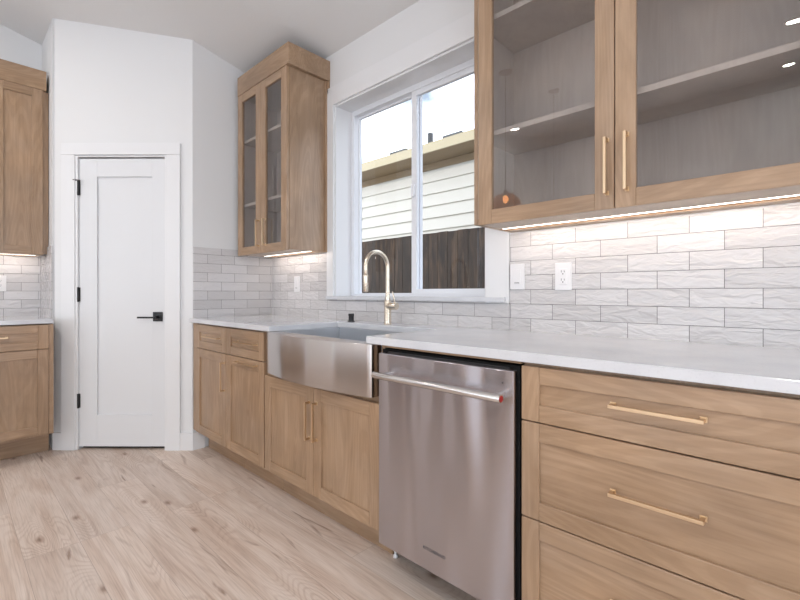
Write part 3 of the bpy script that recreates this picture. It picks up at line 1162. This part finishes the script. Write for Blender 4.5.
def fence_mat():
    m, nt, bs = mat('weathered_cedar')
    tcn = nt.nodes.new('ShaderNodeTexCoord')
    oi = nt.nodes.new('ShaderNodeObjectInfo')
    mu = nt.nodes.new('ShaderNodeMath'); mu.operation = 'MULTIPLY'; mu.inputs[1].default_value = 50
    nt.links.new(oi.outputs['Random'], mu.inputs[0])
    ad = nt.nodes.new('ShaderNodeVectorMath'); ad.operation = 'ADD'
    nt.links.new(tcn.outputs['Object'], ad.inputs[0]); nt.links.new(mu.outputs[0], ad.inputs[1])
    mpn = nt.nodes.new('ShaderNodeMapping'); mpn.inputs['Scale'].default_value = (14, 14, 1.6)
    nt.links.new(ad.outputs[0], mpn.inputs['Vector'])
    n = nt.nodes.new('ShaderNodeTexNoise'); n.inputs['Scale'].default_value = 1.5; n.inputs['Detail'].default_value = 6
    n.inputs['Distortion'].default_value = .6
    nt.links.new(mpn.outputs[0], n.inputs['Vector'])
    r = ramp(nt, [(.3, (.011, .006, .003)), (.52, (.034, .019, .010)), (.72, (.10, .060, .034))])
    nt.links.new(n.outputs['Fac'], r.inputs['Fac'])
    rr = ramp(nt, [(0, (.7, .7, .7)), (1, (1.25, 1.2, 1.15))])
    nt.links.new(oi.outputs['Random'], rr.inputs['Fac'])
    nt.links.new(mixc(nt, r.outputs['Color'], rr.outputs['Color'], typ='MULTIPLY', facv=1), bs.inputs['Base Color'])
    bs.inputs['Roughness'].default_value = .85
    return m


cedar = fence_mat()
t = thing('wood_fence', 'dark brown vertical board fence outside the sink window', 'fence', (-3.4, 2.2, GZ))
FT = 1.80 - GZ
bm = B(); box(bm, -2.6, 3.2, .022, .06, .35, .44); box(bm, -2.6, 3.2, .022, .06, 1.55, 1.64)
obj('rail', bm, cedar, t)
x = -2.6
while x < 3.2:
    bm = B(); w = .138
    box(bm, x, x + w, 0, .020, 0, FT + random.uniform(-.003, .003))
    obj('board', bm, cedar, t, bevel=.002)
    x += w + .004

# neighbouring house: lap siding, soffit, fascia, vents
side_m = simple('cream_lap_siding', (.66, .63, .56), .7)
eave_m = simple('tan_eave_paint', (.26, .18, .095), .7)
fascia_m = simple('cream_fascia', (.50, .42, .27), .6)
vent_m = simple('roof_vent_metal', (.08, .08, .08), .6)
roof_m = simple('roof_shingle', (.18, .17, .16), .9, bump=(40, .6))
HX0, HX1, HY = -6.80, 1.5, 4.2
t = thing('neighbour_house', 'cream lap-sided house with tan eave beyond the fence', 'house', (-3, HY, GZ))
ox, oy, oz = t.location
bm = B()
z = GZ
pz = []
# each course leans out at its foot
zc = 3.285
courses = []
while zc > GZ:
    courses.append((zc - .215, zc)); zc -= .215
for (za, zb) in courses:
    za = max(za, GZ)
    vs = [(HY - .040, za), (HY - .004, zb), (HY + .02, zb), (HY + .02, za)]
    lo = [bm.verts.new((HX0, p[0], p[1])) for p in vs]
    hi = [bm.verts.new((HX1, p[0], p[1])) for p in vs]
    fs = [bm.faces.new(lo), bm.faces.new(hi[::-1])]
    for i in range(4):
        j = (i + 1) % 4
        fs.append(bm.faces.new((lo[i], hi[i], hi[j], lo[j])))
    bmesh.ops.recalc_face_normals(bm, faces=fs)
box(bm, HX0, HX1, HY + .02, HY + 6, GZ, 3.37)
obj('lap_siding', loc_bm(bm), side_m, t, bevel=0)
bm = B(); box(bm, HX0, HX1, HY - .028, HY, 3.285, 3.40)
obj('frieze_board', loc_bm(bm), eave_m, t)
bm = B(); box(bm, HX0 - .1, HX0 + .02, HY - .04, HY + .1, GZ, 3.285)
obj('corner_board', loc_bm(bm), fascia_m, t)
bm = B(); box(bm, HX0 - .4, HX1 + .4, HY - .52, HY + 6.4, 3.400, 3.418)
obj('soffit', loc_bm(bm), eave_m, t)
bm = B()
box(bm, HX0 - .42, HX1 + .42, HY - .545, HY - .52, 3.395, 3.548)
obj('fascia', loc_bm(bm), fascia_m, t)
bm = B()
rs = .36
prof = [(HY - .52, 3.50), (HY + 3.2, 3.50 + 3.72 * rs), (HY + 6.4, 3.50)]
lo = [bm.verts.new((HX0 - .4, a, b)) for a, b in prof]; hi = [bm.verts.new((HX1 + .4, a, b)) for a, b in prof]
fs = [bm.faces.new(lo), bm.faces.new(hi[::-1])] + [bm.faces.new((lo[i], hi[i], hi[(i + 1) % 3], lo[(i + 1) % 3])) for i in range(3)]
bmesh.ops.recalc_face_normals(bm, faces=fs)
obj('roof', loc_bm(bm), roof_m, t)
for xa, xb in ((-6.25, -5.80), (-4.88, -4.46)):
    zr = 3.50 + .95 * rs
    bm = B(); box(bm, xa, xb, HY + .30, HY + .55, zr - .1, 3.97)
    obj('roof_vent', loc_bm(bm), vent_m, t)
bm = B(); tube(bm, [(-5.33, HY + .5, 3.6), (-5.33, HY + .5, 4.19)], .055, 16)
obj('vent_pipe', loc_bm(bm), vent_m, t)

# ================================================================== REST OF THE ROOM (seen only in reflections)
# downlights in the sloping ceiling
DL = [(-.09, -4.53), (-.19, -7.07), (-3.87, -5.98), (-2.0, -5.98), (1.6, -3.2), (1.6, -5.9), (-.6, -2.6), (-3.3, -2.6)]
tilt = math.atan(.233)
for i, (x, y) in enumerate(DL):
    t = thing('recessed_light', 'round white recessed ceiling light', 'ceiling light', (x, y, ceil_z(y)), 0, 'recessed lights in the sloping ceiling')
    t.rotation_euler = (-tilt, 0, 0)
    bm = B(); tube(bm, [(0, 0, -.001), (0, 0, -.006), (0, 0, -.007)], [.085, .085, .075], 28)
    obj('trim_ring', bm, trim_m, t, bevel=0)
    bm = B(); tube(bm, [(0, 0, -.0072), (0, 0, -.0085)], [.062, .060], 24)
    obj('lens', bm, lens_m, t, bevel=0)
    area('downlight_beam', (0, 0, -.012), (0, 0, -1), .12, .12, DOWNLIGHT_W, (1, .95, .89), parent=t, shape='DISK')

cord_m = simple('black_cord', (.02, .018, .016), .6)
bronze_m = simple('bronze_canopy', (.12, .075, .045), .4, .8)
for lab, x, y in (('amber glass pendant lamp nearest the sink run, mirrored in the cabinet door', -2.21, -2.72),
                  ('amber glass pendant lamp farther from the sink run, mirrored in the cabinet door', -2.33, -4.13)):
    zc = ceil_z(y)
    t = thing('pendant_lamp', lab, 'pendant lamp', (x, y, zc))
    bm = B(); tube(bm, [(0, 0, .03), (0, 0, -.020), (0, 0, -.026)], [.065, .065, .03], 24)
    obj('canopy', bm, bronze_m, t, bevel=0)
    L = zc - 2.12
    bm = B(); tube(bm, [(0, 0, -.026), (0, 0, -L)], .0035, 8)
    obj('cord', bm, cord_m, t, bevel=0)
    bm = B(); tube(bm, [(0, 0, -L), (0, 0, -L - .05)], .020, 16)
    so = obj('socket', bm, bronze_m, t)
    bm = B(); tube(bm, [(0, 0, -L - .05), (0, 0, -L - .06), (0, 0, -L - .10), (0, 0, -L - .13)], [.012, .022, .030, .008], 16)
    obj('bulb', bm, bulb_m, so, bevel=0)
    bm = B(); tube(bm, [(0, 0, -L - .03), (0, 0, -L - .05), (0, 0, -L - .09), (0, 0, -L - .16), (0, 0, -L - .20)], [.03, .09, .14, .165, .15], 32, cap=False)
    obj('glass_shade', bm, amber_glass, t, bevel=0)

# island whose reflection darkens the steel fronts
t = thing('kitchen_island', 'oak kitchen island with white quartz top under the pendant lamps', 'kitchen island', (-2.27, -3.5, 0))
bm = B(); box(bm, -.38, .38, -1.05, 1.05, .10, .885); box(bm, -.33, .33, -1.0, 1.0, 0, .10)
obj('body', bm, wood_v, t)
bm = B(); box(bm, -.45, .45, -1.15, 1.15, .8855, .915)
obj('worktop', bm, quartz_m, t, bevel=.002)
